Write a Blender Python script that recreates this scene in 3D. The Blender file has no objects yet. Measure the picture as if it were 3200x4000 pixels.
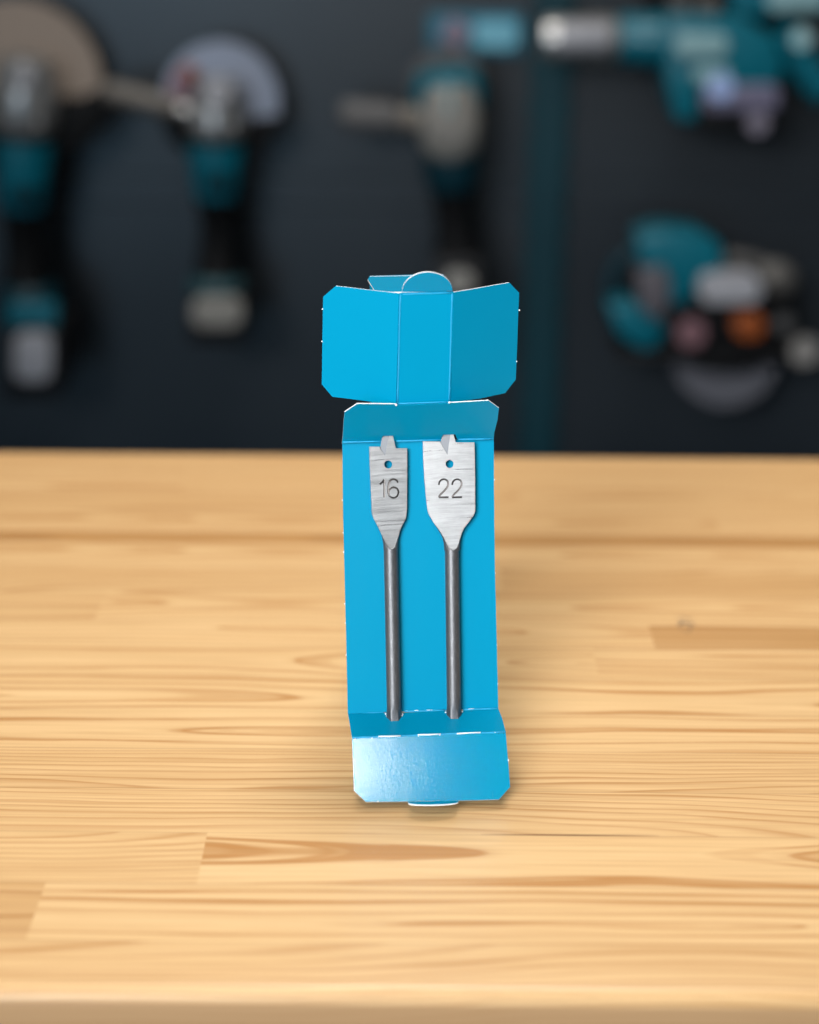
import bpy, bmesh, math, random
from mathutils import Vector, Matrix

random.seed(7)
S = bpy.context.scene
COL = S.collection
R = math.radians

# ------------------------------------------------------------------ camera
F = 6667.0                       # focal length in photo pixels (50 mm, 24 x 30 mm frame)
cam_d = bpy.data.cameras.new('camera')
cam = bpy.data.objects.new('camera', cam_d)
COL.objects.link(cam)
cam_d.sensor_fit = 'VERTICAL'
cam_d.sensor_height = 30.0
cam_d.sensor_width = 24.0
cam_d.lens = 50.0
cam_d.clip_start = 0.02
cam_d.clip_end = 50
CAM_M = Matrix.Translation((0, 0, 0.368)) @ Matrix.Rotation(R(90 - 21.3), 4, 'X') @ Matrix.Rotation(R(0.5), 4, 'Z')
cam.matrix_world = CAM_M
cam_d.dof.use_dof = True
cam_d.dof.focus_distance = 0.716
cam_d.dof.aperture_fstop = 2.8
cam_d.dof.aperture_blades = 0
S.camera = cam

# ------------------------------------------------------------------ world, lamps, exposure
w = bpy.data.worlds.new('World')
S.world = w
w.use_nodes = True
wb = w.node_tree.nodes['Background']
wb.inputs[0].default_value = (0.80, 0.92, 1.0, 1)
wb.inputs[1].default_value = 0.16
S.view_settings.view_transform = 'Standard'
S.view_settings.look = 'None'
S.view_settings.exposure = 0
S.view_settings.gamma = 1
S.view_settings.use_curve_mapping = False


def area(name, loc, target, sx, sy, power, col, spread=180):
    d = bpy.data.lights.new(name, 'AREA')
    d.shape = 'RECTANGLE'
    d.size, d.size_y = sx, sy
    d.energy = power
    d.color = col
    d.spread = R(spread)
    o = bpy.data.objects.new(name, d)
    COL.objects.link(o)
    o.location = loc
    o.rotation_euler = (Vector(target) - Vector(loc)).to_track_quat('-Z', 'Y').to_euler()
    return o


area('key_lamp', (-0.225, -0.195, 1.45), (-.225, -.195, 0), .50, .13, 12, (1.0, .98, .96))
area('ceiling_lamp', (0.05, 1.35, 1.75), (0.02, .85, 0), .6, .3, 30, (1.0, .96, .90))
area('front_lamp', (-0.62, -0.80, .86), (0, .69, .26), 1.0, .65, 4.5, (.98, .99, 1.0), 44)
area('window_lamp', (-1.02, -2.2, .02), (-.3, 2.1, .2), .8, 1.0, 20, (.34, .68, 1.0))

# ------------------------------------------------------------------ helpers


def ray(px, py):
    return (CAM_M.to_3x3() @ Vector(((px - 1600) / F, -(py - 2000) / F, -1.0)))


CO = CAM_M.translation.copy()


def at_depth(px, py, d):          # point seen at that photo pixel, d metres along the optical axis
    return CO + ray(px, py) * d


def at_plane(px, py, p0, n):
    r = ray(px, py)
    return CO + r * ((p0 - CO).dot(n) / r.dot(n))


def at_Y(px, py, Y):
    return at_plane(px, py, Vector((0, Y, 0)), Vector((0, 1, 0)))


def tag(o, label=None, cat=None, group=None, kind=None):
    if label: o['label'] = label
    if cat: o['category'] = cat
    if group: o['group'] = group
    if kind: o['kind'] = kind
    return o


def empty(name, loc, M=None):
    o = bpy.data.objects.new(name, None)
    o.empty_display_size = .02
    COL.objects.link(o)
    if M is not None: o.matrix_world = M
    else: o.location = loc
    return o


def link_bm(name, bm, mats, parent=None, smooth=None, origin=None):
    """bm is in world coordinates; the object is placed under parent."""
    if smooth is not None:
        for f in bm.faces: f.smooth = True
        bm.normal_update()
        for e in bm.edges:
            if len(e.link_faces) == 2 and e.calc_face_angle(0) > R(smooth): e.smooth = False
    me = bpy.data.meshes.new(name)
    bm.to_mesh(me)
    bm.free()
    for m in (mats if isinstance(mats, (list, tuple)) else [mats]): me.materials.append(m)
    o = bpy.data.objects.new(name, me)
    COL.objects.link(o)
    if parent is not None:
        # absolute inverse of the chain of parents (all built before any depsgraph update)
        o.parent = parent
        W = world_of(parent)
        me.transform(W.inverted())
    elif origin is not None:
        me.transform(Matrix.Translation(-Vector(origin)))
        o.location = origin
    return o


def world_of(o):
    m = o.matrix_basis.copy()
    while o.parent:
        o = o.parent
        m = o.matrix_basis @ m
    return m


# ------------------------------------------------------------------ materials
def mat(name, col, rough=.5, metal=0.0, spec=.5, coat=0.0, coat_rough=.1):
    m = bpy.data.materials.new(name)
    m.use_nodes = True
    b = m.node_tree.nodes['Principled BSDF']
    b.inputs['Base Color'].default_value = (*col, 1)
    b.inputs['Roughness'].default_value = rough
    b.inputs['Metallic'].default_value = metal
    b.inputs['Specular IOR Level'].default_value = spec
    b.inputs['Coat Weight'].default_value = coat
    b.inputs['Coat Roughness'].default_value = coat_rough
    return m


class NT:
    def __init__(s, m):
        s.t = m.node_tree; s.b = s.t.nodes['Principled BSDF']

    def n(s, typ, **kw):
        x = s.t.nodes.new(typ)
        for k, v in kw.items(): setattr(x, k, v)
        return x

    def l(s, a, b): s.t.links.new(a, b)

    def math(s, op, a, b=None, c=None, clamp=False):
        x = s.n('ShaderNodeMath', operation=op, use_clamp=clamp)
        for i, v in enumerate((a, b, c)):
            if v is None: continue
            if isinstance(v, (int, float)): x.inputs[i].default_value = v
            else: s.l(v, x.inputs[i])
        return x.outputs[0]

    def comb(s, x, y, z):
        c = s.n('ShaderNodeCombineXYZ')
        for i, v in enumerate((x, y, z)):
            if isinstance(v, (int, float)): c.inputs[i].default_value = v
            else: s.l(v, c.inputs[i])
        return c.outputs[0]

    def noise(s, vec, scale, detail=2, rough=.5):
        x = s.n('ShaderNodeTexNoise')
        s.l(vec, x.inputs['Vector'])
        x.inputs['Scale'].default_value = scale
        x.inputs['Detail'].default_value = detail
        x.inputs['Roughness'].default_value = rough
        return x.outputs['Fac']

    def ramp(s, fac, stops, interp='LINEAR'):
        x = s.n('ShaderNodeValToRGB')
        x.color_ramp.interpolation = interp
        e = x.color_ramp.elements
        while len(e) < len(stops): e.new(.5)
        for el, (p, c) in zip(e, stops):
            el.position = p
            el.color = (*c, 1) if isinstance(c, tuple) else (c, c, c, 1)
        s.l(fac, x.inputs[0])
        return x.outputs[0]

    def mix(s, fac, a, b, mode='MIX'):
        x = s.n('ShaderNodeMix', data_type='RGBA', blend_type=mode)
        for sock, v in ((x.inputs[0], fac), (x.inputs[6], a), (x.inputs[7], b)):
            if isinstance(v, (int, float)): sock.default_value = v
            elif isinstance(v, tuple): sock.default_value = (*v, 1)
            else: s.l(v, sock)
        return x.outputs[2]

    def bump(s, h, strength, dist, normal=None):
        x = s.n('ShaderNodeBump')
        x.inputs['Strength'].default_value = strength
        x.inputs['Distance'].default_value = dist
        s.l(h, x.inputs['Height'])
        if normal is not None: s.l(normal, x.inputs['Normal'])
        return x.outputs[0]


# blue printed card
def card_material(name, gloss_bump, rough, wav, spec, sc):
    m = mat(name, (0.0, .2, .43), rough, 0, spec)
    N = NT(m)
    g = N.n('ShaderNodeNewGeometry')
    p = g.outputs['Position']
    sx = N.n('ShaderNodeSeparateXYZ'); N.l(p, sx.inputs[0])
    st = N.comb(N.math('MULTIPLY', sx.outputs[0], 1.0), N.math('MULTIPLY', sx.outputs[1], .45), N.math('MULTIPLY', sx.outputs[2], .45))
    fine = N.noise(st, sc, 3, .6)
    big = N.noise(p, 45, 2)
    tone = N.noise(p, 2600, 2, .7)
    col = N.mix(N.math('MULTIPLY', tone, .35), (0.0, .226, .380), (0.0, .201, .342))
    col = N.mix(N.math('MULTIPLY', big, .2), col, (0.0, .236, .395))
    N.l(col, N.b.inputs['Base Color'])
    n1 = N.bump(big, wav, .004)
    n2 = N.bump(fine, gloss_bump, .00006, n1)
    N.l(n2, N.b.inputs['Normal'])
    return m


CARD = card_material('blue_card', .20, .22, .03, .20, 1500)
CARD_GLOSS = card_material('blue_card_gloss', .5, .06, .006, .55, 2000)
WHITE = mat('card_core', (.85, .84, .82), .8, 0, .2)
CREASE = mat('blue_crease', (.02, .30, .52), .5, 0, .25)


def steel_material():
    m = mat('ground_steel', (.60, .60, .62), .30, 1.0)
    N = NT(m)
    tc = N.n('ShaderNodeTexCoord')
    s = N.n('ShaderNodeSeparateXYZ'); N.l(tc.outputs['Object'], s.inputs[0])
    x, y = s.outputs[0], s.outputs[1]
    # grinding marks: fine arcs running across the blade
    oi = N.n('ShaderNodeObjectInfo')
    yy = N.math('ADD', y, N.math('MULTIPLY', N.math('MULTIPLY', x, x), 4.0))
    yy = N.math('ADD', yy, N.math('MULTIPLY', x, -.05))
    v = N.comb(N.math('MULTIPLY', x, .028), yy, oi.outputs['Random'])
    a = N.noise(v, 4200, 3, .75)
    b = N.noise(v, 1300, 2, .6)
    c = N.noise(tc.outputs['Object'], 190, 3, .6)
    h = N.math('ADD', N.math('MULTIPLY', a, 1.15), N.math('MULTIPLY', b, .12))
    col = N.ramp(N.math('ADD', N.math('MULTIPLY', h, .55), N.math('MULTIPLY', c, .25)), [(.32, .31), (.52, .40), (.72, .48)])
    N.l(col, N.b.inputs['Base Color'])
    N.l(N.math('ADD', N.math('MULTIPLY', b, .25), .20), N.b.inputs['Roughness'])
    N.l(N.bump(h, .19, .00009), N.b.inputs['Normal'])
    return m


STEEL = steel_material()
FACET = mat('shaded_facet_steel', (.17, .175, .185), .62, .9)  # darker than the blade steel; the facet's grey reflection is put into this colour
GROOVE = mat('stamped_groove', (.075, .068, .064), .36, .85)


def shank_material():
    m = mat('oxide_steel', (.11, .105, .10), .36, .75)
    N = NT(m)
    tc = N.n('ShaderNodeTexCoord')
    s = N.n('ShaderNodeSeparateXYZ'); N.l(tc.outputs['Object'], s.inputs[0])
    v = N.comb(s.outputs[0], N.math('MULTIPLY', s.outputs[1], .15), s.outputs[2])
    a = N.noise(v, 1800, 3, .6)
    b = N.noise(tc.outputs['Object'], 2600, 2, .6)
    col = N.ramp(N.math('ADD', N.math('MULTIPLY', a, .6), N.math('MULTIPLY', b, .4)), [(.3, (.10, .102, .108)), (.55, (.145, .145, .150)), (.78, (.28, .28, .29))])
    N.l(col, N.b.inputs['Base Color'])
    N.l(N.math('ADD', N.math('MULTIPLY', b, .2), .38), N.b.inputs['Roughness'])
    N.l(N.bump(a, .2, .0001), N.b.inputs['Normal'])
    return m


SHANK = shank_material()


def wood_material():
    m = mat('ash_wood', (.55, .35, .17), .40, 0, .3, .22, .22)
    N = NT(m)
    g = N.n('ShaderNodeNewGeometry')
    s = N.n('ShaderNodeSeparateXYZ'); N.l(g.outputs['Position'], s.inputs[0])
    X, Y, Z = s.outputs
    A = N.n('ShaderNodeAttribute', attribute_name='stave')
    r = N.n('ShaderNodeSeparateColor'); N.l(A.outputs['Color'], r.inputs[0])
    r1, r2, r3 = r.outputs
    B = N.n('ShaderNodeAttribute', attribute_name='stave_b')
    rb = N.n('ShaderNodeSeparateColor'); N.l(B.outputs['Color'], rb.inputs[0])
    tone, yc, bold = rb.outputs          # tone, stave centre (y), boldness of the rings
    Yd = N.math('SUBTRACT', N.math('ADD', Y, N.math('MULTIPLY', Z, .7)), yc)
    seed = N.math('MULTIPLY', r1, 40.0)
    n1 = N.math('SUBTRACT', N.noise(N.comb(N.math('ADD', N.math('MULTIPLY', X, 3.5), seed), N.math('MULTIPLY', Yd, 14), N.math('MULTIPLY', r2, 30)), 1.0, 3, .5), .5)
    n2 = N.math('SUBTRACT', N.noise(N.comb(N.math('ADD', N.math('MULTIPLY', X, 2.2), seed), N.math('MULTIPLY', r3, 20), N.math('MULTIPLY', r2, 11)), 1.0, 1, .5), .5)
    yy = N.math('ADD', N.math('ADD', Yd, N.math('MULTIPLY', N.math('SUBTRACT', r2, .5), .05)), N.math('MULTIPLY', n1, .016))
    slope = N.math('MULTIPLY', N.math('SUBTRACT', r1, .5), .14)
    zz = N.math('ADD', N.math('ADD', N.math('MULTIPLY', N.math('SUBTRACT', r3, .35), .05), N.math('MULTIPLY', X, slope)), N.math('MULTIPLY', n2, .07))
    rr = N.math('SQRT', N.math('ADD', N.math('MULTIPLY', yy, yy), N.math('MULTIPLY', zz, zz)))
    spacing = N.math('ADD', .0019, N.math('MULTIPLY', bold, .0105))
    ph = N.math('DIVIDE', rr, spacing)
    wob = N.noise(N.comb(N.math('MULTIPLY', X, 6), N.math('MULTIPLY', rr, 420), seed), 1.0, 2, .6)
    ph = N.math('ADD', ph, N.math('MULTIPLY', wob, 1.1))
    fr = N.math('FRACT', ph)
    ring = N.ramp(fr, [(0.0, .9), (.07, .22), (.20, .0), (.62, .10), (.86, .55), (.96, 1.0)])
    ringamp = N.math('MULTIPLY', N.noise(N.comb(N.math('MULTIPLY', X, 4), N.math('MULTIPLY', rr, 140), seed), 1.0, 2), 2.0)
    ring = N.math('MULTIPLY', ring, ringamp, clamp=True)
    fib = N.noise(N.comb(N.math('MULTIPLY', X, 9), N.math('MULTIPLY', N.math('ADD', Yd, N.math('MULTIPLY', n1, .004)), 560), N.math('MULTIPLY', r1, 9)), 1.0, 3, .65)
    fib2 = N.noise(N.comb(N.math('MULTIPLY', X, 5), N.math('MULTIPLY', Yd, 330), N.math('MULTIPLY', r2, 9)), 1.0, 2, .6)
    pore = N.ramp(N.noise(N.comb(N.math('MULTIPLY', X, 75), N.math('MULTIPLY', Yd, 2300), seed), 1.0, 2, .6), [(.60, .0), (.76, 1.0)])
    patch = N.noise(N.comb(N.math('MULTIPLY', X, 4.5), N.math('MULTIPLY', Yd, 24), seed), 1.0, 3)
    light = N.mix(tone, (.66, .428, .202), (.39, .190, .056))
    light = N.mix(N.math('MULTIPLY', patch, N.math('SUBTRACT', .40, N.math('MULTIPLY', tone, .36))), light, (.69, .485, .265))
    dark = N.mix(tone, (.41, .190, .056), (.28, .125, .036))
    c = N.mix(N.math('MULTIPLY', ring, N.math('ADD', .78, N.math('MULTIPLY', bold, .40)), clamp=True), light, dark)
    c = N.mix(N.math('MULTIPLY', N.ramp(fib, [(.35, 1.0), (.60, 0.0)]), .42), c, (.40, .215, .08))
    c = N.mix(N.math('MULTIPLY', N.ramp(fib2, [(.45, 0.0), (.75, 1.0)]), .25), c, (.68, .46, .24))
    c = N.mix(N.math('MULTIPLY', N.math('MULTIPLY', pore, .22), N.math('ADD', .35, ring)), c, (.30, .15, .05))
    seam = N.math('SUBTRACT', 1.0, N.math('DIVIDE', N.math('ABSOLUTE', N.math('SUBTRACT', N.math('ABSOLUTE', Yd), B.outputs['Alpha'])), .0007), clamp=True)
    seam = N.math('MULTIPLY', seam, N.noise(N.comb(N.math('MULTIPLY', X, 9), yc, seed), 1.0, 2))
    c = N.mix(N.math('MULTIPLY', seam, .7), c, (.26, .13, .045))
    # pitch streak along one glue line, ink scribble by a joint

    def near(v, c0, half):
        return N.math('SUBTRACT', 1.0, N.math('DIVIDE', N.math('ABSOLUTE', N.math('SUBTRACT', v, c0)), half), clamp=True)
    streak = N.math('MULTIPLY', N.math('POWER', near(X, .0655, .036), .5), near(Y, .5895, .00085))
    c = N.mix(N.math('MULTIPLY', streak, 1.15, clamp=True), c, (.10, .035, .012))
    ink = N.math('MULTIPLY', N.math('MULTIPLY', near(X, .1415, .0052), near(Y, .790, .012)), N.ramp(N.noise(g.outputs['Position'], 260, 2), [(.50, 0.0), (.58, 1.0)]))
    c = N.mix(N.math('MULTIPLY', ink, 2.2, clamp=True), c, (.06, .05, .05))
    c = N.mix(N.math('MULTIPLY', N.math('SUBTRACT', 1.0, A.outputs['Alpha']), .8), c, (.40, .235, .118))
    N.l(c, N.b.inputs['Base Color'])
    N.l(N.math('ADD', .34, N.math('MULTIPLY', fib, .16)), N.b.inputs['Roughness'])
    N.l(N.bump(N.math('SUBTRACT', fib, N.math('MULTIPLY', pore, .4)), .18, .0002), N.b.inputs['Normal'])
    return m


WOOD = wood_material()
SEAM = mat('glue_seam', (.30, .16, .06), .7)


def wall_material():
    m = mat('dark_perforated_sheet', (.020, .025, .030), .36, 0, .42)
    N = NT(m)
    g = N.n('ShaderNodeNewGeometry')
    s = N.n('ShaderNodeSeparateXYZ'); N.l(g.outputs['Position'], s.inputs[0])

    def saw(v, p): return N.math('SUBTRACT', N.math('FRACT', N.math('DIVIDE', v, p)), .5)
    dx, dz = saw(s.outputs[0], .006), saw(s.outputs[2], .006)
    d = N.math('SQRT', N.math('ADD', N.math('MULTIPLY', dx, dx), N.math('MULTIPLY', dz, dz)))
    hole = N.math('LESS_THAN', d, .27)
    cl = N.noise(g.outputs['Position'], 2.2, 2)
    base = N.ramp(cl, [(.3, (.0090, .0130, .0175)), (.7, (.0118, .0162, .0212))])
    N.l(N.mix(hole, base, (.008, .009, .010)), N.b.inputs['Base Color'])
    return m


WALL = wall_material()


def speckled(name, col, rough, metal=0.0, spec=.22, amt=.2, scale=60):
    col = tuple(v * .62 for v in col)
    m = mat(name, col, rough, metal, spec)
    N = NT(m)
    tc = N.n('ShaderNodeTexCoord')
    n = N.noise(tc.outputs['Object'], scale, 3)
    N.l(N.mix(N.math('MULTIPLY', n, amt * 2), col, tuple(v * .5 for v in col)), N.b.inputs['Base Color'])
    return m


TEAL = speckled('teal_plastic', (.0, .135, .190), .38, 0, .25)
TEAL_DARK = speckled('dark_teal_plastic', (.0, .030, .045), .45, 0, .25)
BLACK = speckled('black_rubber', (.0035, .0035, .004), .6, 0, .12)
CHAR = speckled('charcoal_plastic', (.007, .007, .008), .5, 0, .2)
SILVER = speckled('cast_aluminium', (.50, .49, .48), .36, .75)
LIGHT = speckled('pale_print', (.38, .38, .41), .5)
PALE_TEAL = speckled('pale_teal_print', (.26, .44, .47), .5)
TAN = speckled('tan_abrasive', (.36, .29, .24), .85)
DISC_BLUE = speckled('pale_blue_disc', (.30, .335, .42), .32, .45)
PINK = speckled('pink_label', (.34, .21, .26), .6)
ORANGE = speckled('orange_plastic', (.32, .075, .015), .5)
ROSE = speckled('rose_sticker', (.14, .060, .075), .6)
CREAM = speckled('cream_plastic', (.29, .275, .25), .6)
GREYSTEEL = speckled('grey_saw_steel', (.075, .075, .09), .55, .3)
VIOLET = speckled('violet_grey_plastic', (.17, .16, .24), .4)
BLUE_SIGN = speckled('blue_sign', (.02, .16, .24), .5)
SIGN_CYAN = speckled('pale_cyan_print', (.20, .52, .66), .5)
RAIL = mat('teal_rail_paint', (.001, .021, .029), .5, 0, .2)
FLOOR = speckled('dark_floor', (.06, .055, .05), .6, scale=8)

# ------------------------------------------------------------------ setting: floor and wall
bm = bmesh.new()
for v in ((-4, -3, -.9), (4, -3, -.9), (4, 2.12, -.9), (-4, 2.12, -.9)): bm.verts.new(v)
bm.faces.new(bm.verts)
tag(link_bm('floor', bm, FLOOR), kind='structure')

WY = 2.10
bm = bmesh.new()


def add_box(bm, x0, x1, y0, y1, z0, z1, mi=0, bev=0):
    b2 = bmesh.new()
    bmesh.ops.create_cube(b2, size=1)
    for v in b2.verts:
        v.co = Vector(((x0 + x1) / 2 + v.co.x * (x1 - x0), (y0 + y1) / 2 + v.co.y * (y1 - y0), (z0 + z1) / 2 + v.co.z * (z1 - z0)))
    if bev: bmesh.ops.bevel(b2, geom=list(b2.edges), offset=bev, segments=2, affect='EDGES', profile=.5)
    for f in b2.faces: f.material_index = mi
    tmp = bpy.data.meshes.new('t'); b2.to_mesh(tmp); b2.free(); bm.from_mesh(tmp); bpy.data.meshes.remove(tmp)


z = -.9
for h in (.855, .036, .42, .42, .42):
    for (xa, xb) in ((-2.4, .168), (.172, 2.4)):
        add_box(bm, xa, xb, WY, WY + .02, z, z + h - .002, 0)
    z += h
o = link_bm('wall', bm, WALL)
tag(o, 'dark blue grey perforated display wall behind the wooden table', 'wall')

# teal slotted upright between two wall panels
bm = bmesh.new()
xr = at_Y(2130, 900, 2.09).x
hw = .0215
add_box(bm, xr - hw, xr + hw, 2.084, 2.0985, -.9, .52, 0, .002)
for k in range(30):
    zz = -.86 + k * .046
    for sx in (-1, 1):
        add_box(bm, xr + sx * (hw + .0005), xr + sx * (hw + .0045), 2.086, 2.0985, zz, zz + .030, 0)
rail = link_bm('slotted_rail', bm, [RAIL], origin=(xr, 2.09, -.9))
tag(rail, 'dark teal vertical slotted rail running down the wall to the table', 'rail')

# ------------------------------------------------------------------ table
YF, YB = .4865, 1.044
TX = 1.1
rows = [.4925, .516, .553, .589, .623, .657, .692, .727, .761, .787, .823, .859,   .893, .909, .94, .975, 1.012, YB]
joints = {1: [-.137], 2: [-.0797], 8: [.122], 7: [.091], 5: [-.33, .41], 4: [-.42, .30], 3: [-.38, .52], 0: [-.45, .37], 6: [-.21],
          9: [-.16, .35], 10: [-.40, .05], 11: [-.25, .29], 13: [-.31, .18], 14: [.02, .45], 15: [-.14, .33], 16: [-.5, .22]}
spec = {  # (row, piece) -> tone, bold, r1, r2, r3
    (0, 1): (.22, .06, .45, .15, .9), (1, 0): (.5, .5, .8, .4, .35), (1, 1): (.03, .40, .56, .62, .42), (2, 0): (.12, .05, .5, .05, .95),
    (2, 1): (.0, .95, .40, .42, .42), (3, 1): (.16, .10, .52, .95, .80), (4, 1): (.20, .03, .47, .88, .75), (5, 1): (.05, .62, .66, .48, .36), (5, 0): (.0, .7, .6, .6, .4),
    (6, 1): (.02, .40, .40, .6, .4), (7, 1): (.15, .3, .35, .3, .5), (8, 1): (.85, .12, .5, .1, .8), (8, 0): (.06, .3, .7, .4, .5), (9, 2): (.25, .2, .3, .5, .7), (7, 0): (.1, .2, .4, .5, .7), (12, 0): (1.0, .3, .5, .5, .35), (13, 1): (.35, .2, .4, .4, .5), (11, 1): (.2, .2, .4, .4, .5), (9, 1): (.12, .2, .4, .4, .5)}
bm = bmesh.new()
la = bm.loops.layers.float_color.new('stave')
lb = bm.loops.layers.float_color.new('stave_b')
for i in range(len(rows) - 1):
    xs = [-TX] + [j for j in sorted(joints.get(i, []))] + [TX]
    for k in range(len(xs) - 1):
        tone, bold, r1, r2, r3 = spec.get((i, k), (random.random() ** 2 * .4, random.random() * .35, random.random(), random.random(), random.random()))
        if i >= 9 and (i, k) not in spec: tone = .25 + .25 * random.random()
        yc = (rows[i] + rows[i + 1]) / 2
        prof = [(rows[i], 0.0), (rows[i + 1], 0.0)]
        if i == 0:
            rad = rows[0] - YF
            prof = [(YB, -.038), (YF + .001, -.038), (YF, -.036)] + [(YF + rad * (1 - math.cos(a)), -rad + rad * math.sin(a)) for a in [R(t) for t in (0, 15, 30, 45, 60, 75, 90)]] + [(rows[1], 0)]
        if i == len(rows) - 2:
            prof = prof + [(YB, -.038)]
        vs = [(bm.verts.new((xs[k], y, zz)), bm.verts.new((xs[k + 1], y, zz))) for (y, zz) in prof]
        for (a, b), (c, d) in zip(vs[:-1], vs[1:]):
            f = bm.faces.new((a, b, d, c))
            f.smooth = (i == 0)
            for L in f.loops:
                L[la] = (r1, r2, r3, 0.0 if (i == 0 and a.co.y < YF + .0006 and d.co.y < YF + .0006) else 1.0)
                L[lb] = (tone, yc, bold, (rows[i + 1] - rows[i]) / 2)
        if k == 0 or k == len(xs) - 2:       # ends
            xe = xs[0] if k == 0 else xs[-1]
            q = [bm.verts.new((xe, y, zz)) for (y, zz) in ((rows[i], 0), (rows[i + 1], 0), (rows[i + 1], -.038), (rows[i], -.038))]
            f = bm.faces.new(q)
            for L in f.loops: L[la] = (r1, r2, r3, 1); L[lb] = (tone, yc, bold, 1)
table = empty('workbench', (0, .77, 0))
tag(table, 'pale laminated wooden workbench top with rounded front edge', 'table')
tt = link_bm('worktop', bm, [WOOD], table)
for sx in (-1, 1):
    for yy in (YF + .07, YB - .07):
        bm = bmesh.new()
        add_box(bm, sx * 1.0 - .03, sx * 1.0 + .03, yy - .03, yy + .03, -.9, -.0385, 0, .003)
        link_bm('leg', bm, CHAR, table)

# ------------------------------------------------------------------ the folded card package
TH = .00048
mm = .001


def fitted(pts):
    """photo corners with their distances -> the flat sheet that passes through them"""
    P = [at_depth(*p) for p in pts]
    c = sum(P, Vector()) / len(P)
    n = Vector()
    for a, b in zip(P, P[1:] + P[:1]): n += (a - c).cross(b - c)
    n.normalize()
    if n.dot(CO - c) < 0: n.negate()
    return c, n


def sheet(name, outline, plane, parent, m=None, label=None, extra=None, folds=()):
    c, n = plane
    m = m or CARD
    P = [at_plane(x, y, c, n) for x, y in outline]
    bm = bmesh.new()
    # subdivide long edges a little so the cut edge can waver
    Q = []
    edge_mat = []
    for seg_i, (a, b) in enumerate(zip(P, P[1:] + P[:1])):
        k = max(1, int((b - a).length / .006))
        edge_mat += [0 if seg_i in folds else 1] * k
        for j in range(k):
            q = a.lerp(b, j / k)
            if 0 < j: q += (b - a).normalized().cross(n) * random.uniform(-.00007, .00007)
            Q.append(q)
    fr = [bm.verts.new(q) for q in Q]
    bk = [bm.verts.new(q - n * TH) for q in Q]
    f1 = bm.faces.new(fr)
    f2 = bm.faces.new(bk[::-1])
    L = len(Q)
    for i in range(L):
        f = bm.faces.new((fr[i], bk[i], bk[(i + 1) % L], fr[(i + 1) % L]))
        f.material_index = edge_mat[i]
    f1.normal_update()
    bmesh.ops.triangulate(bm, faces=[f1, f2])
    bmesh.ops.recalc_face_normals(bm, faces=bm.faces)
    if extra: extra(bm)
    o = link_bm(name, bm, [m, WHITE, CREASE], parent)
    if label: o['label'] = label
    return o


def bead(bm, a, b, r, mi=2, jitter=.00006, n=None, seg=10):
    """thin pressed ridge along a fold"""
    d = (b - a)
    k = max(2, int(d.length / .004))
    t = d.normalized()
    u = t.orthogonal().normalized(); v = t.cross(u)
    rings = []
    for i in range(k + 1):
        p = a + d * (i / k) + u * random.uniform(-jitter, jitter) + v * random.uniform(-jitter, jitter)
        rr = r * random.uniform(.85, 1.15)
        rings.append([bm.verts.new(p + (u * math.cos(R(q * 360 / seg)) + v * math.sin(R(q * 360 / seg))) * rr) for q in range(seg)])
    for A, B in zip(rings[:-1], rings[1:]):
        for q in range(seg):
            f = bm.faces.new((A[q], A[(q + 1) % seg], B[(q + 1) % seg], B[q])); f.material_index = mi; f.smooth = True
    for ring in (rings[0][::-1], rings[-1]):
        f = bm.faces.new(ring); f.material_index = mi


def nick(bm, p, r=.00035, mi=1):
    r *= .8
    b2 = bmesh.ops.create_icosphere(bm, subdivisions=1, radius=r, matrix=Matrix.Translation(p))
    for v in b2['verts']:
        v.co += Vector([random.uniform(-.4, .4) * r for _ in range(3)])
        for f in v.link_faces: f.material_index = mi


base = at_depth(1660, 3000, .70); base.z = 0
pack = empty('card_package', base)
tag(pack, 'open blue folded card package standing upright on the wooden table, holding two drill bits', 'package')

# back panel
bp = fitted([(1337, 1727, .7236), (1929.5, 1713, .7276), (1947, 2768, .7276), (1359, 2787, .7236)])
PN = bp[1]


def ex(bm):
    for (x, y) in ((1338.5, 1953), (1341, 2081), (1343.5, 2157), (1347, 2358), (1350, 2433), (1353, 2558), (1931, 1875), (1934.5, 2239), (1941, 2520), (1944.5, 2671)):
        nick(bm, at_plane(x, y, *bp) - PN * TH * .5, .00036)


sheet('back_panel', [(1337, 1727), (1929.5, 1713), (1930, 1850), (1934, 2230), (1947, 2768), (1359, 2787), (1350, 2400), (1340.5, 2020)], bp, pack, extra=ex, folds=(0, 4))

# top flap, leaning towards the camera, with notches for the bit points
tf = fitted([(1337, 1727, .7224), (1929.5, 1713, .7264), (1949, 1594, .7118), (1346, 1610, .7078)])


def ex(bm):
    a, b = at_plane(1338, 1727, *tf), at_plane(1929, 1713, *tf)
    for t0, t1 in ((0, .265), (.355, .655), (.765, 1)):
        bead(bm, a.lerp(b, t0) + tf[1] * .0001, a.lerp(b, t1) + tf[1] * .0001, .00034, 2)
    for xa, ya, xb, yb in ((1337, 1727, 1486, 1723.5), (1553, 1722, 1721, 1718), (1787, 1716.5, 1929.5, 1713)):
        bm.faces.new([bm.verts.new(p) for p in (at_plane(xa, ya, *tf), at_plane(xb, yb, *tf), at_plane(xb, yb + 1, *bp) , at_plane(xa, ya + 1, *bp))])
    for (x, y) in ((1548, 1581.5), (1757, 1572)): nick(bm, at_plane(x, y, *tf), .0007)


sheet('top_flap', [(1337, 1727), (1346, 1610), (1395.6, 1577), (1543, 1579), (1553, 1584), (1752, 1576), (1762, 1573), (1908, 1564.5), (1949, 1594), (1944, 1640), (1931, 1690), (1929.5, 1713),
                   (1787, 1716.5), (1779, 1697), (1731, 1698), (1721, 1718), (1553, 1722), (1542, 1702), (1496, 1703), (1486, 1723.5)], tf, pack, extra=ex, folds=(4, 5, 11, 15, 19))

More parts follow.
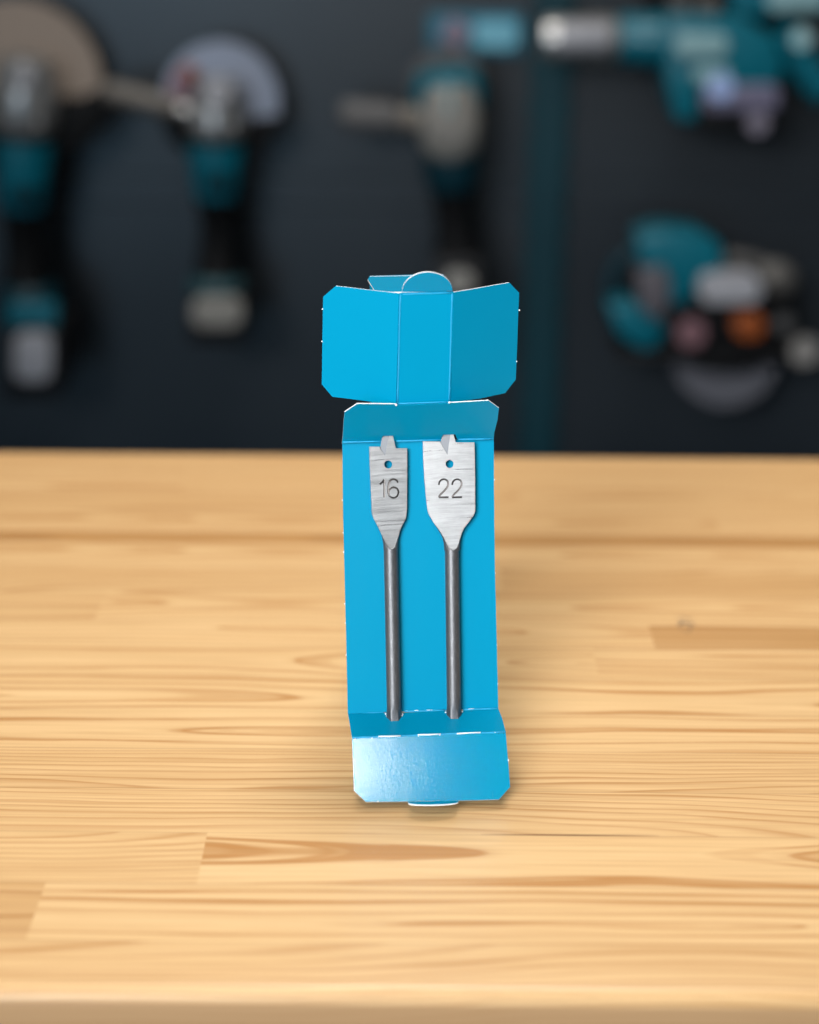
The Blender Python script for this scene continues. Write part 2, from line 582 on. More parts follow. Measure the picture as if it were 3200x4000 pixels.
# lid: upright centre panel with two wings folded back
lp = fitted([(1548.5, 1581.7, .7095), (1759, 1574, .7115), (1771, 1141, .6965), (1560, 1146, .6945)])


def ex(bm):
    for (xa, ya, xb, yb) in ((1553, 1578, 1564.5, 1150), (1754.5, 1571, 1766.5, 1146)):
        bead(bm, at_plane(xa, ya, *lp) - lp[1] * .0001, at_plane(xb, yb, *lp) - lp[1] * .0001, .0003)
    bead(bm, at_plane(1553, 1577, *lp), at_plane(1755, 1570, *lp), .00032)
    bead(bm, at_plane(1553, 1583, *lp), at_plane(1755, 1575, *lp), .00028)
    bead(bm, at_plane(1574, 1149, *lp), at_plane(1766, 1144, *lp), .00028)
    for t in (.13, .34, .55, .72):
        nick(bm, at_plane(1549 + 12 * t, 1580 - 434 * t, *lp), .00030, 2)
        nick(bm, at_plane(1757.5 + 12 * t, 1573 - 432 * t, *lp), .00030, 2)


sheet('lid_panel', [(1548.5, 1581.7), (1759, 1574), (1771, 1141), (1768, 1139), (1572, 1143), (1560, 1146)], lp, pack, extra=ex, folds=(0, 1, 2, 3, 4, 5))
lw = fitted([(1548.5, 1580, .7085), (1560, 1146, .6945), (1262.6, 1159, .7090), (1257, 1501, .7215)])


def ex(bm):
    for (x, y) in ((1260.5, 1207), (1258, 1333)): nick(bm, at_plane(x, y, *lw), .00045)


sheet('lid_wing', [(1547.5, 1580), (1559, 1146), (1550, 1144), (1312, 1117), (1262.6, 1159), (1257, 1501), (1299, 1550), (1440, 1568)], lw, pack, extra=ex, folds=(0,))
rw = fitted([(1760, 1572, .7115), (1772, 1141, .6965), (2028.5, 1143.5, .7130), (2015, 1482.6, .7265)])


def ex(bm):
    for (x, y) in ((2030, 1212), (2019, 1412)): nick(bm, at_plane(x, y, *rw), .00045)


sheet('lid_wing', [(1760, 1573), (1772, 1141), (1990, 1104), (2028.5, 1143.5), (2015, 1482.6), (1973, 1536), (1875, 1557)], rw, pack, extra=ex, folds=(0,))
# rounded tuck tab on top of the lid
tb = fitted([(1571, 1140, .6948), (1768, 1136, .6963), (1740, 1090, .6925), (1605, 1092, .6910)])
arc = [(1669.5 + 98.5 * math.cos(R(a)), 1138 - 2 * math.cos(R(a)) - 75 * math.sin(R(a))) for a in range(0, 181, 9)]
sheet('tuck_tab', arc, tb, pack)

# ledge at the foot of the back panel, with holes for the shanks
lg = fitted([(1359, 2787, .7236), (1947, 2768, .7276), (1976, 2859, .7115), (1375, 2882, .7080)])


def ex(bm):
    a, b = at_plane(1360, 2786, *lg), at_plane(1946, 2768, *lg)
    for t0, t1 in ((0, .24), (.375, .645), (.765, 1)): bead(bm, a.lerp(b, t0), a.lerp(b, t1), .00035)
    for t0, t1 in ((.09, .15), (.38, .40), (.44, .47), (.52, .56), (.80, .84)): bead(bm, a.lerp(b, t0) + Vector((0, 0, .0003)), a.lerp(b, t1) + Vector((0, 0, .0003)), .00012, 1)
    for (x, y) in ((1507, 2790), (1573, 2790), (1570, 2796), (1741, 2783), (1806, 2781), (1511, 2797)): nick(bm, at_plane(x, y, *lg), .0005)


def notch(cx, cy, r):
    return [(cx + r * math.cos(R(a)), cy + r * .8 * math.sin(R(a))) for a in range(0, 181, 20)]


sheet('bottom_ledge', [(1359, 2787)] + [(1375, 2882), (1976, 2859), (1962, 2805), (1947, 2768)] + notch(1774, 2776, 30) + notch(1540, 2784, 30), lg, pack, extra=ex)

# glossy front flap sloping down to the table
ff = fitted([(1375, 2884, .7080), (1976, 2861, .7115), (1993, 3072, .7025), (1382, 3085, .6990)])


def ex(bm):
    a, b = at_plane(1376, 2882, *ff), at_plane(1976, 2859, *ff)
    bead(bm, a, b, .0004)
    for t0, t1 in ((.17, .315), (.425, .575), (.68, .835)):
        bead(bm, a.lerp(b, t0) + ff[1] * .0003, a.lerp(b, t1) + ff[1] * .0003, .00030, 1, .0001)
    for t in (.02, .07, .13, .43, .57, .69, .82, .87, .93): nick(bm, a.lerp(b, t) + ff[1] * .0003 + Vector((0, -.0004, -.0003)) * random.random(), .0003, random.choice((1, 2)))
    nick(bm, at_plane(1986, 2970, *ff), .0005)
    nick(bm, at_plane(1477, 3131, *ff), .0004)


sheet('front_flap', [(1375, 2884), (1379, 2980), (1383, 3088), (1428.6, 3132), (1594, 3131), (1792, 3127), (1950, 3123), (1993, 3074), (1987, 2990), (1976, 2861)], ff, pack, m=CARD_GLOSS, extra=ex, folds=(9,))
tb2 = fitted([(1594, 3131, .6978), (1792, 3127, .6992), (1765, 3140, .6935), (1620, 3142, .6925)])
arc = [(1693 + 99 * math.cos(R(a)), 3129.5 - 2 * math.cos(R(a)) + 14 * math.sin(R(a)) ** .6) for a in range(0, 181, 9)]
sheet('tuck_tab', arc, tb2, pack)

# rear: short shelf behind the lid and the prop that leans down to the table
shelf_pl = fitted([(1466, 1140, .7060), (1745, 1140, .7075), (1735, 1072, .7390), (1440, 1078, .7375)])
sheet('rear_shelf', [(1466, 1140), (1745, 1140), (1733, 1072), (1612, 1073), (1445, 1078), (1437, 1091)], shelf_pl, pack)
A, B = at_plane(1445, 1080, *shelf_pl), at_plane(1733, 1074, *shelf_pl)
bm = bmesh.new()
dn = Vector((0, .045, 0))
q = [A, B, Vector((B.x, B.y, TH)) + dn, Vector((A.x, A.y, TH)) + dn]
f_ = [bm.verts.new(p) for p in q] + [bm.verts.new(p + Vector((0, TH, 0))) for p in q]
for idx, mi in (((0, 1, 2, 3), 0), ((7, 6, 5, 4), 0), ((0, 4, 5, 1), 1), ((1, 5, 6, 2), 1), ((2, 6, 7, 3), 1), ((3, 7, 4, 0), 1)):
    bm.faces.new([f_[i] for i in idx]).material_index = mi
bmesh.ops.recalc_face_normals(bm, faces=bm.faces)
link_bm('rear_prop', bm, [CARD, WHITE], pack)


# ------------------------------------------------------------------ spade bits
def crop(cx, cy): return (1250 + .4638 * cx, 1500 + .4638 * cy)


def lin(tab, y):
    if y <= tab[0][0]: return tab[0][1]
    for (a, va), (b, vb) in zip(tab[:-1], tab[1:]):
        if y <= b: return va + (vb - va) * (y - a) / (b - a)
    return tab[-1][1]


def boolean(ob, cutter):
    md = ob.modifiers.new('cut', 'BOOLEAN')
    md.object = cutter
    md.operation = 'DIFFERENCE'
    md.solver = 'EXACT'
    md.use_self = True
    bpy.context.view_layer.update()
    dg = bpy.context.evaluated_depsgraph_get()
    me = bpy.data.meshes.new_from_object(ob.evaluated_get(dg))
    me.name = ob.name
    ob.modifiers.clear()
    ob.data = me
    bpy.data.objects.remove(cutter)


def make_bit(name, label, top_px, bot_px, outline, face_low, sil, vtip, hole, facet, strokes, group, twist=0):
    Pt = at_plane(*top_px, bp[0] + PN * .0025, PN)
    Pb = at_plane(*bot_px, bp[0] + PN * .0033, PN)
    v = (Pt - Pb).normalized()
    n = (PN - v * PN.dot(v)).normalized()
    n = Matrix.Rotation(R(twist), 3, v) @ n
    u = v.cross(n).normalized()
    Pe = Pb - v * .014
    M = Matrix((u, v, n)).transposed().to_4x4()
    M.translation = Pe
    root = empty(name, Pe, M)
    tag(root, label, 'drill bit', group)
    Mi = M.inverted()

    def loc(cx, cy):                       # crop pixel -> (u, v) on the bit's own plane
        p = Mi @ at_plane(*crop(cx, cy), Pb, n)
        return p.x, p.y
    HT = .00062
    # blade: flat plate
    poly = [loc(*p) for p in outline]
    bm = bmesh.new()
    fr = [bm.verts.new((x, y, HT)) for x, y in poly]
    bk = [bm.verts.new((x, y, -HT)) for x, y in poly]
    bm.faces.new(fr); bm.faces.new(bk[::-1])
    L = len(poly)
    for i in range(L): bm.faces.new((fr[i], bk[i], bk[(i + 1) % L], fr[(i + 1) % L]))
    bmesh.ops.recalc_face_normals(bm, faces=bm.faces)
    edges = [e for e in bm.edges if abs(e.verts[0].co.z - e.verts[1].co.z) < 1e-6]
    bmesh.ops.bevel(bm, geom=edges, offset=.00007, segments=1, affect='EDGES')
    bmesh.ops.triangulate(bm, faces=[f for f in bm.faces if len(f.verts) > 4])
    me = bpy.data.meshes.new('blade'); bm.to_mesh(me); bm.free()
    for m_ in (STEEL, GROOVE, FACET): me.materials.append(m_)
    blade = bpy.data.objects.new('blade', me); COL.objects.link(blade)

    def cutter(bm, mi):
        bmesh.ops.recalc_face_normals(bm, faces=bm.faces)
        for f in bm.faces: f.material_index = mi
        m2 = bpy.data.meshes.new('c'); bm.to_mesh(m2); bm.free()
        for m_ in (STEEL, GROOVE, FACET): m2.materials.append(m_)
        c = bpy.data.objects.new('c', m2); COL.objects.link(c)
        return c
    # hole
    hx, hy = loc(*hole[:2])
    hr = hole[2] * .4638 / 9.22 * mm
    bm = bmesh.new()
    bmesh.ops.create_cone(bm, cap_ends=True, segments=40, radius1=hr, radius2=hr, depth=.01, matrix=Matrix.Translation((hx, hy, 0)))
    boolean(blade, cutter(bm, 1))
    # ground facet on the left of the point: ridge from top to the lower vertex, falling to the left edge
    (rx0, ry0), (rx1, ry1), (ex0, ey0), (ex1, ey1) = [loc(*p) for p in facet]
    d = Vector((rx0 - rx1, ry0 - ry1)).normalized()
    rx0, ry0 = rx0 + d.x * .004, ry0 + d.y * .004
    bm = bmesh.new()
    lo = -HT * .3
    vs = [bm.verts.new(p) for p in ((rx0, ry0, HT + 1e-5), (rx1, ry1, HT + 1e-5), (ex1, ey1, lo), (ex0 - .0002, ey0 + .004, lo - .0002),
                                    (rx0, ry0, .004), (rx1, ry1, .004), (ex1 - .001, ey1, .004), (ex0 - .0015, ey0 + .004, .004))]
    bmesh.ops.convex_hull(bm, input=vs)
    boolean(blade, cutter(bm, 2))
    # stamped digits
    for st in strokes:
        pts = [Vector((*loc(*p), HT)) for p in st]
        # densify (Catmull-Rom for curves)
        P = []
        for i in range(len(pts) - 1):
            p0, p1, p2, p3 = pts[max(0, i - 1)], pts[i], pts[i + 1], pts[min(len(pts) - 1, i + 2)]
            for k in range(4):
                t = k / 4
                P.append(.5 * ((2 * p1) + (p2 - p0) * t + (2 * p0 - 5 * p1 + 4 * p2 - p3) * t * t + (-p0 + 3 * p1 - 3 * p2 + p3) * t ** 3) if len(pts) > 3 else p1.lerp(p2, t))
        P.append(pts[-1])
        bm = bmesh.new()
        rings = []
        rad = .00041
        for i, p in enumerate(P):
            t = (P[min(i + 1, len(P) - 1)] - P[max(i - 1, 0)]).normalized()
            s = t.cross(Vector((0, 0, 1)))
            rings.append([bm.verts.new(p + s * math.cos(R(q * 45 + 11)) * rad + Vector((0, 0, 1)) * math.sin(R(q * 45 + 11)) * rad * .9) for q in range(8)])
        for a_, b_ in zip(rings[:-1], rings[1:]):
            for q in range(8): bm.faces.new((a_[q], a_[(q + 1) % 8], b_[(q + 1) % 8], b_[q]))
        bm.faces.new(rings[0][::-1]); bm.faces.new(rings[-1])
        boolean(blade, cutter(bm, 1))
    blade.parent = root
    # shank: round bar that flares and flattens into the blade, with the ground face let into it
    ys = [vtip + 6, vtip + 1, vtip - 4] + [vtip - 4 - k * 16 for k in range(1, 18)]
    ys = [y for y in ys if y > sil[0][0]]
    tabL = [(y, a) for y, a, b in sil]; tabR = [(y, b) for y, a, b in sil]
    fl = sorted([(y, a) for y, a, b in face_low]); frr = sorted([(y, b) for y, a, b in face_low])
    r0 = .00300
    sections = []                          # v, WL, WR, Rn, gL, gR, flat
    for vv in (0.0, .0006, .012, .0170, .0176, .02):
        sections.append((vv, -r0, r0, r0, 0, 0, False))
    for y in ys:
        xl, v1 = loc(lin(tabL, y), y); xr_, _ = loc(lin(tabR, y), y)
        t = max(0, min(1, (vtip - y) / (vtip - sil[0][0])))
        Rn = r0 * (1 - t) ** 1.3 + .0005 * t
        if y > vtip: sections.append((v1, -r0, r0, r0, 0, 0, False))
        else:
            gl, _ = loc(lin(fl, y), y); gr, _ = loc(lin(frr, y), y)
            c = (gl + gr) / 2
            sections.append((v1, xl, xr_, Rn, max(gl, xl * .985), min(gr, xr_ * .985), True))
    bm = bmesh.new()
    K = 9
    prev = None
    for (vv, wl, wr, rn, gl, gr, flat) in sections:
        def half(sgn):
            out = []
            for i in range(K + 1):
                f = i / K
                uu = (wr + (gr - wr) * (1 - (1 - f) ** 2 if False else f ** 1.0))
                a = R(90) * f
                # right side from (wr,0) to gr
                umin = gr
                if gr <= 0: uu = wr * math.cos(a)
                else: uu = wr * math.cos(a * (math.acos(max(-1, min(1, gr / wr))) / R(90)))
                nn = rn * math.sqrt(max(0, 1 - (uu / wr) ** 2))
                out.append((uu, nn * sgn))
            return out

        def halfL(sgn):
            return [(x if True else 0, y) for x, y in _side(wl, gl, rn, sgn)]

        def _side(W, G, rn, sgn):
            lim = math.acos(max(-1, min(1, (G / W) if W else 0))) if G != 0 else R(90)
            o_ = []
            for i in range(K + 1):
                uu = W * math.cos(lim * i / K)
                o_.append((uu, rn * math.sqrt(max(0, 1 - (uu / W) ** 2)) * sgn))
            return o_
        rf = _side(wr, gr, rn, 1)
        lf = _side(wl, gl, rn, 1)
        dpt = .00055 if flat else None
        ring = rf + [(rf[-1][0] * .999, dpt if flat else rf[-1][1]), (lf[-1][0] * .999, dpt if flat else lf[-1][1])] + lf[::-1]
        lb_ = _side(wl, gl, rn, -1)[1:]
        rb_ = _side(wr, gr, rn, -1)[1:]
        ring += lb_ + [(lb_[-1][0] * .999, -dpt if flat else lb_[-1][1]), (rb_[-1][0] * .999, -dpt if flat else rb_[-1][1])] + rb_[::-1]
        if vv < .0172:                     # hexagonal drive end
            rg = []
            for x, z_ in ring:
                an = math.atan2(z_, x)
                k_ = 1.06 * math.cos(R(30)) / math.cos((an + R(60)) % R(60) - R(30))
                rg.append((x * k_, z_ * k_))
            ring = rg
        cur = [bm.verts.new((x, vv, z_)) for x, z_ in ring]
        if prev:
            for q in range(len(cur)):
                bm.faces.new((prev[q], prev[(q + 1) % len(cur)], cur[(q + 1) % len(cur)], cur[q]))
        else: bm.faces.new(cur[::-1])
        prev = cur
    bm.faces.new(prev)
    bmesh.ops.remove_doubles(bm, verts=bm.verts, dist=1e-7)
    bmesh.ops.dissolve_degenerate(bm, edges=bm.edges, dist=1e-7)
    bmesh.ops.recalc_face_normals(bm, faces=bm.faces)
    bm.transform(M)
    link_bm('shank', bm, SHANK, root, smooth=38)
    return root


grp = 'spade bits in the open package'
out16 = [(414, 527), (511, 527), (520, 470), (533, 340), (560, 250), (585, 340), (618, 450), (635, 520), (641, 541), (735, 541), (735, 800), (733, 1050), (724, 1130), (712, 1158), (690, 1195), (672, 1240), (664, 1275), (646, 1322), (627, 1380),
         (615, 1391), (602, 1395), (589, 1392), (576, 1384), (542, 1322), (520, 1272), (505, 1238), (482, 1190), (455, 1140), (441, 1105), (436, 1085), (428, 900), (419, 700)]
low16 = [(1395, 600, 604), (1384, 576, 626), (1360, 562, 634), (1322, 542, 646), (1272, 520, 664), (1238, 505, 671), (1190, 482, 690), (1140, 455, 716)]
sil16 = [(1150, 462, 708), (1180, 476, 697), (1220, 497, 682), (1260, 515, 669), (1300, 526, 661), (1340, 533, 658), (1400, 536, 659)]
s16 = [[(503, 847), (524, 830), (541, 806)], [(541, 806), (541, 900), (541, 957)],
       [(656, 832), (646, 812), (618, 803), (592, 815), (578, 848), (573, 890), (577, 925), (591, 949), (616, 960), (641, 952), (657, 930), (660, 906), (650, 883), (630, 872), (605, 874), (586, 890), (576, 908)]]
make_bit('spade_bit', 'narrower spade bit stamped 16, brushed steel blade on a dark shank', (1518, 1704), (1540, 2803), out16, low16, sil16, 1396, (575, 678, 34),
         [(582, 440), (548, 606), (519, 445), (508, 540)], s16, grp, 1.2)
out22 = [(866, 483), (1018, 485), (1026, 460), (1045, 330), (1076, 230), (1100, 330), (1127, 430), (1139, 475), (1142, 491), (1302, 491), (1306, 700), (1308, 1072), (1292, 1110), (1250, 1167), (1212, 1217), (1194, 1255), (1184, 1290), (1166, 1345), (1147, 1389),
         (1132, 1400), (1115, 1403), (1098, 1398), (1084, 1388), (1062, 1340), (1036, 1282), (1022, 1258), (992, 1214), (950, 1158), (915, 1096), (906, 1065), (893, 960), (879, 800), (870, 640)]
low22 = [(1403, 1113, 1117), (1388, 1084, 1147), (1340, 1062, 1168), (1282, 1036, 1187), (1258, 1022, 1193), (1214, 992, 1214), (1158, 950, 1257), (1120, 929, 1284)]
sil22 = [(1150, 946, 1262), (1180, 964, 1240), (1220, 992, 1210), (1260, 1017, 1193), (1300, 1034, 1184), (1340, 1043, 1181), (1400, 1047, 1180)]
two = [(1001, 851), (1006, 826), (1025, 807), (1048, 803), (1071, 814), (1080, 840), (1071, 870), (1046, 901), (1016, 930), (1000, 955)]
base2 = [(1000, 955), (1040, 954), (1083, 953)]
s22 = [two, base2, [(x + 113, y) for x, y in two], [(x + 113, y) for x, y in base2]]
make_bit('spade_bit', 'wider spade bit stamped 22, bright brushed steel blade on a dark shank', (1760, 1704), (1774, 2800), out22, low22, sil22, 1404, (1092, 674, 34),
         [(1099, 425), (1074, 598), (1028, 428), (1016, 492)], s22, grp, -1.7)

# ------------------------------------------------------------------ tools hung on the wall
TY = 2.00                       # plane of the tools


class Tool:
    def __init__(s, name, px, py, label, cat, group=None):
        s.root = empty(name, at_Y(px, py, TY))
        tag(s.root, label, cat, group)
        s.bm = None

    def P(s, px, py, dy=0): return at_Y(px, py, TY + dy)

    def m(s, px_len, py=700):   # photo pixels -> metres at the tools
        return px_len * (at_Y(1600, py, TY) - CO).length / 6800

    def part(s, name, mats, parent=None):
        o = link_bm(name, s.bm, mats, parent or s.root, smooth=40)
        s.bm = None
        return o

    def _b(s):
        if s.bm is None: s.bm = bmesh.new()
        return s.bm

    def lathe(s, a, b, prof, mi=0, flat=1.0, seg=28):
        """a, b = (px, py, dy); prof = [(t, radius in px)]"""
        bm = s._b()
        A, B = s.P(*a), s.P(*b)
        ax = (B - A)
        t = ax.normalized()
        u = t.cross(Vector((0, 1, 0)))
        if u.length < .1: u = Vector((1, 0, 0))
        u.normalize(); v = u.cross(t)
        k = s.m(1)
        prev = None
        for f, r in prof:
            c = A + ax * f
            cur = [bm.verts.new(c + (u * math.cos(R(q * 360 / seg)) + v * math.sin(R(q * 360 / seg)) * flat) * max(r * k, 1e-5)) for q in range(seg)]
            if prev:
                for q in range(seg):
                    fc = bm.faces.new((prev[q], prev[(q + 1) % seg], cur[(q + 1) % seg], cur[q])); fc.material_index = mi
            else: bm.faces.new(cur[::-1]).material_index = mi
            prev = cur
        bm.faces.new(prev).material_index = mi
        bmesh.ops.recalc_face_normals(bm, faces=bm.faces)
        return s

    def disc(s, px, py, r, dy0, dy1, mi=0, inner=None):
        e = min(4, r * .1)
        return s.lathe((px, py, dy0), (px, py, dy1), [(0, r - e), (.25, r), (.75, r), (1, r - e)], mi, seg=48)

    def slab(s, poly, dy0, dy1, mi=0, bev=4):
        """outline in photo pixels given real thickness, rounded edges"""
        bm2 = bmesh.new()
        f0 = [bm2.verts.new(s.P(x, y, dy0)) for x, y in poly]
        off = Vector((0, dy1 - dy0, 0))
        f1 = [bm2.verts.new(v.co + off) for v in f0]
        bm2.faces.new(f0); bm2.faces.new(f1[::-1])
        L = len(poly)
        for i in range(L): bm2.faces.new((f0[i], f1[i], f1[(i + 1) % L], f0[(i + 1) % L]))
        bmesh.ops.recalc_face_normals(bm2, faces=bm2.faces)
        if bev: bmesh.ops.bevel(bm2, geom=list(bm2.edges), offset=s.m(bev), segments=3, affect='EDGES', profile=.5)
        for f in bm2.faces: f.material_index = mi
        tmp = bpy.data.meshes.new('t'); bm2.to_mesh(tmp); bm2.free(); s._b().from_mesh(tmp); bpy.data.meshes.remove(tmp)
        return s

    def tube(s, pts, r, mi=0, seg=16):
        bm = s._b()
        P = [s.P(*p) for p in pts]
        Q = []
        for i in range(len(P) - 1):
            p0, p1, p2, p3 = P[max(0, i - 1)], P[i], P[i + 1], P[min(len(P) - 1, i + 2)]
            for k in range(5):
                t = k / 5
                Q.append(.5 * ((2 * p1) + (p2 - p0) * t + (2 * p0 - 5 * p1 + 4 * p2 - p3) * t * t + (-p0 + 3 * p1 - 3 * p2 + p3) * t ** 3))
        Q.append(P[-1])
        k = s.m(r)
        prev = None
        for i, p in enumerate(Q):
            t = (Q[min(i + 1, len(Q) - 1)] - Q[max(0, i - 1)]).normalized()
            u = t.cross(Vector((0, 1, 0))).normalized(); v = u.cross(t)
            cur = [bm.verts.new(p + (u * math.cos(R(q * 360 / seg)) + v * math.sin(R(q * 360 / seg))) * k) for q in range(seg)]
            if prev:
                for q in range(seg): bm.faces.new((prev[q], prev[(q + 1) % seg], cur[(q + 1) % seg], cur[q])).material_index = mi
            else: bm.faces.new(cur[::-1]).material_index = mi
            prev = cur
        bm.faces.new(prev).material_index = mi
        bmesh.ops.recalc_face_normals(bm, faces=bm.faces)
        return s


def rrect(x0, y0, x1, y1, r):
    out = []
    for cx, cy, a0 in ((x1 - r, y0 + r, -90), (x1 - r, y1 - r, 0), (x0 + r, y1 - r, 90), (x0 + r, y0 + r, 180)):
        for k in range(4): out.append((cx + r * math.cos(R(a0 + k * 30)), cy + r * math.sin(R(a0 + k * 30))))
    return out


gg = 'angle grinders hanging on the wall'
# --- grinder at the left edge, tan disc
T = Tool('angle_grinder', 90, 1560, 'teal angle grinder with large tan disc, cut by the left edge of the photo', 'angle grinder', gg)
T.disc(75, 330, 320, .02, .028); T.part('cutting_disc', [TAN])
T.slab([(-260, 345), (300, 390), (420, 335), (415, 470), (340, 570), (240, 620), (75, 690), (-100, 640), (-260, 500)], -.004, .016, bev=6); T.part('disc_guard', [BLACK])
T.lathe((100, 215, -.02), (95, 530, -.02), [(0, 60), (.06, 95), (.3, 118), (.6, 132), (.85, 122), (1, 105)]); gh = T.part('gear_head', [SILVER])
T.lathe((95, 300, -.06), (95, 300, -.075), [(0, 45), (.7, 40), (1, 34)]); T.part('spindle_lock', [LIGHT], gh)
T.lathe((95, 530, -.02), (85, 815, -.02), [(0, 108), (.1, 112), (.5, 104), (.9, 96), (1, 85)]); mh = T.part('motor_housing', [TEAL])
for k in range(3): T.slab(rrect(40, 742 + k * 22, 140, 752 + k * 22, 4), -.055, -.045, bev=0).part('vent_slot', [BLACK], mh)
T.lathe((95, 518, -.02), (95, 540, -.02), [(0, 110), (1, 114)]); T.part('collar', [BLACK])
for x, y in ((40, 470), (150, 480), (60, 340)): T.disc(x, y, 12, -.062, -.052).part('screw', [SILVER], gh)
T.lathe((85, 815, -.015), (100, 1110, -.015), [(0, 84), (.2, 74), (.6, 72), (.9, 84), (1, 90)]); T.part('grip', [BLACK])
T.lathe((110, 1105, -.015), (115, 1290, -.015), [(0, 95), (.15, 120), (.6, 126), (1, 112)]); T.part('battery_mount', [TEAL_DARK])
T.slab(rrect(25, 1190, 220, 1285, 30), -.065, -.045, bev=4); T.part('mount_cover', [TEAL])
T.slab(rrect(15, 1280, 235, 1560, 25), -.075, .03, bev=8); bt = T.part('battery', [CHAR])
T.slab(rrect(55, 1300, 200, 1490, 40), -.082, -.0755, bev=2); T.part('battery_label', [LIGHT], bt)

# --- second grinder, pale blue disc and side handle
T = Tool('angle_grinder', 850, 1340, 'teal angle grinder with pale blue disc and brownish ribbed side handle', 'angle grinder', gg)
T.disc(865, 395, 228, .02, .026); dd = T.part('cutting_disc', [DISC_BLUE])
T.slab([(650, 400), (668, 310), (715, 245), (775, 285), (760, 390)], .012, .0195, bev=2); T.part('disc_label', [PINK], dd)
T.slab([(700, 290), (735, 250), (775, 275), (750, 320)], .006, .0115, bev=2); T.part('warning_label', [ORANGE], dd)
T.slab([(615, 395), (800, 385), (950, 470), (1105, 455), (1095, 500), (1040, 570), (960, 620), (860, 640), (750, 620), (670, 560), (630, 480)], -.004, .005, bev=4); T.part('disc_guard', [BLACK])
T.lathe((845, 300, -.02), (845, 545, -.02), [(0, 52), (.1, 84), (.35, 98), (.7, 112), (.9, 108), (1, 96)]); gh = T.part('gear_head', [SILVER])
T.lathe((850, 365, -.06), (850, 365, -.075), [(0, 62), (.7, 56), (1, 48)]); T.part('spindle_lock', [LIGHT], gh)
T.lathe((400, 350, -.02), (700, 425, -.02), [(0, 22), (.05, 40), (.2, 46), (.35, 40), (.5, 46), (.65, 40), (.8, 45), (.95, 40), (1, 26)]); T.part('side_handle', [speckled('taupe_rubber', (.17, .15, .13), .4)])
T.lathe((690, 425, -.02), (770, 440, -.02), [(0, 28), (1, 30)]); T.part('handle_bolt', [SILVER])
T.lathe((845, 540, -.02), (842, 770, -.02), [(0, 106), (.15, 110), (.6, 98), (1, 82)]); mh = T.part('motor_housing', [TEAL])
for k in range(3): T.slab(rrect(795, 690 + k * 22, 890, 700 + k * 22, 4), -.055, -.045, bev=0).part('vent_slot', [BLACK], mh)
T.lathe((845, 532, -.02), (845, 552, -.02), [(0, 106), (1, 110)]); T.part('collar', [BLACK])
for x, y in ((790, 480), (905, 490)): T.disc(x, y, 12, -.058, -.048).part('screw', [SILVER], gh)
T.lathe((842, 765, -.015), (848, 1070, -.015), [(0, 82), (.25, 64), (.6, 66), (.9, 84), (1, 96)]); T.part('grip', [BLACK])
T.lathe((848, 1060, -.015), (848, 1165, -.015), [(0, 90), (.3, 108), (1, 112)]); T.part('battery_mount', [speckled('grey_teal_plastic', (.03, .09, .105), .5)])
T.slab(rrect(735, 1160, 962, 1345, 28), -.07, .03, bev=8); bt = T.part('battery', [CHAR])
T.slab(rrect(748, 1160, 946, 1280, 45), -.077, -.0705, bev=2); T.part('battery_label', [CREAM], bt)

# --- third grinder, cream head, behind the package
T = Tool('angle_grinder', 1780, 1160, 'dark teal angle grinder with cream gear head, hanging below the blue sign', 'angle grinder', gg)
T.disc(1745, 335, 150, .02, .027); T.part('cutting_disc', [speckled('dull_grey_disc', (.09, .09, .095), .7)])
T.lathe((1745, 265, -.01), (1755, 420, -.01), [(0, 70), (.12, 118), (.5, 142), (1, 132)]); T.part('head_cover', [TEAL])
T.lathe((1755, 330, -.045), (1762, 610, -.03), [(0, 70), (.15, 96), (.5, 118), (.8, 116), (.95, 90), (1, 60)]); gh = T.part('gear_head', [CREAM])
T.slab([(1750, 330), (1760, 330), (1766, 440), (1744, 440)], -.09, -.078, bev=1); T.part('cooling_rib', [PALE_TEAL], gh)
T.lathe((1325, 445, -.02), (1560, 460, -.02), [(0, 34), (.06, 52), (.2, 58), (.4, 54), (.6, 58), (.8, 54), (.95, 50), (1, 30)]); T.part('side_handle', [speckled('grey_rubber', (.13, .125, .125), .6)])
T.lathe((1555, 458, -.02), (1680, 468, -.02), [(0, 26), (.3, 52), (.6, 46), (1, 40)]); T.part('handle_collar', [speckled('brown_grey_plastic', (.24, .21, .18), .6)])
T.lathe((1762, 590, -.02), (1765, 740, -.02), [(0, 112), (.3, 114), (.8, 100), (1, 86)]); T.part('motor_housing', [TEAL_DARK])
T.lathe((1765, 735, -.015), (1785, 1020, -.015), [(0, 88), (.3, 72), (.7, 76), (1, 92)]); T.part('grip', [BLACK])
T.slab(rrect(1690, 1010, 1890, 1330, 28), -.06, .03, bev=8); bt = T.part('battery', [CHAR])
T.slab(rrect(1735, 1062, 1850, 1150, 40), -.067, -.0605, bev=2); T.part('battery_label', [CREAM], bt)

# --- small blue sign
T = Tool('wall_sign', 1855, 210, 'small rectangular blue sign with reddish ring emblem above the cream headed grinder', 'sign')
T.slab(rrect(1672, 52, 2042, 212, 16), .085, .095, bev=2); bd = T.part('sign_board', [BLUE_SIGN])
T.lathe((1780, 128, .083), (1780, 128, .0845), [(0, 62), (1, 62)], seg=4); T.part('emblem', [PINK], bd)
T.lathe((1782, 128, .080), (1782, 128, .0825), [(0, 30), (1, 30)]); T.part('emblem_centre', [VIOLET], bd)
T.slab(rrect(1850, 78, 2022, 186, 30), .082, .0845, bev=0); T.part('print_panel', [SIGN_CYAN], bd)

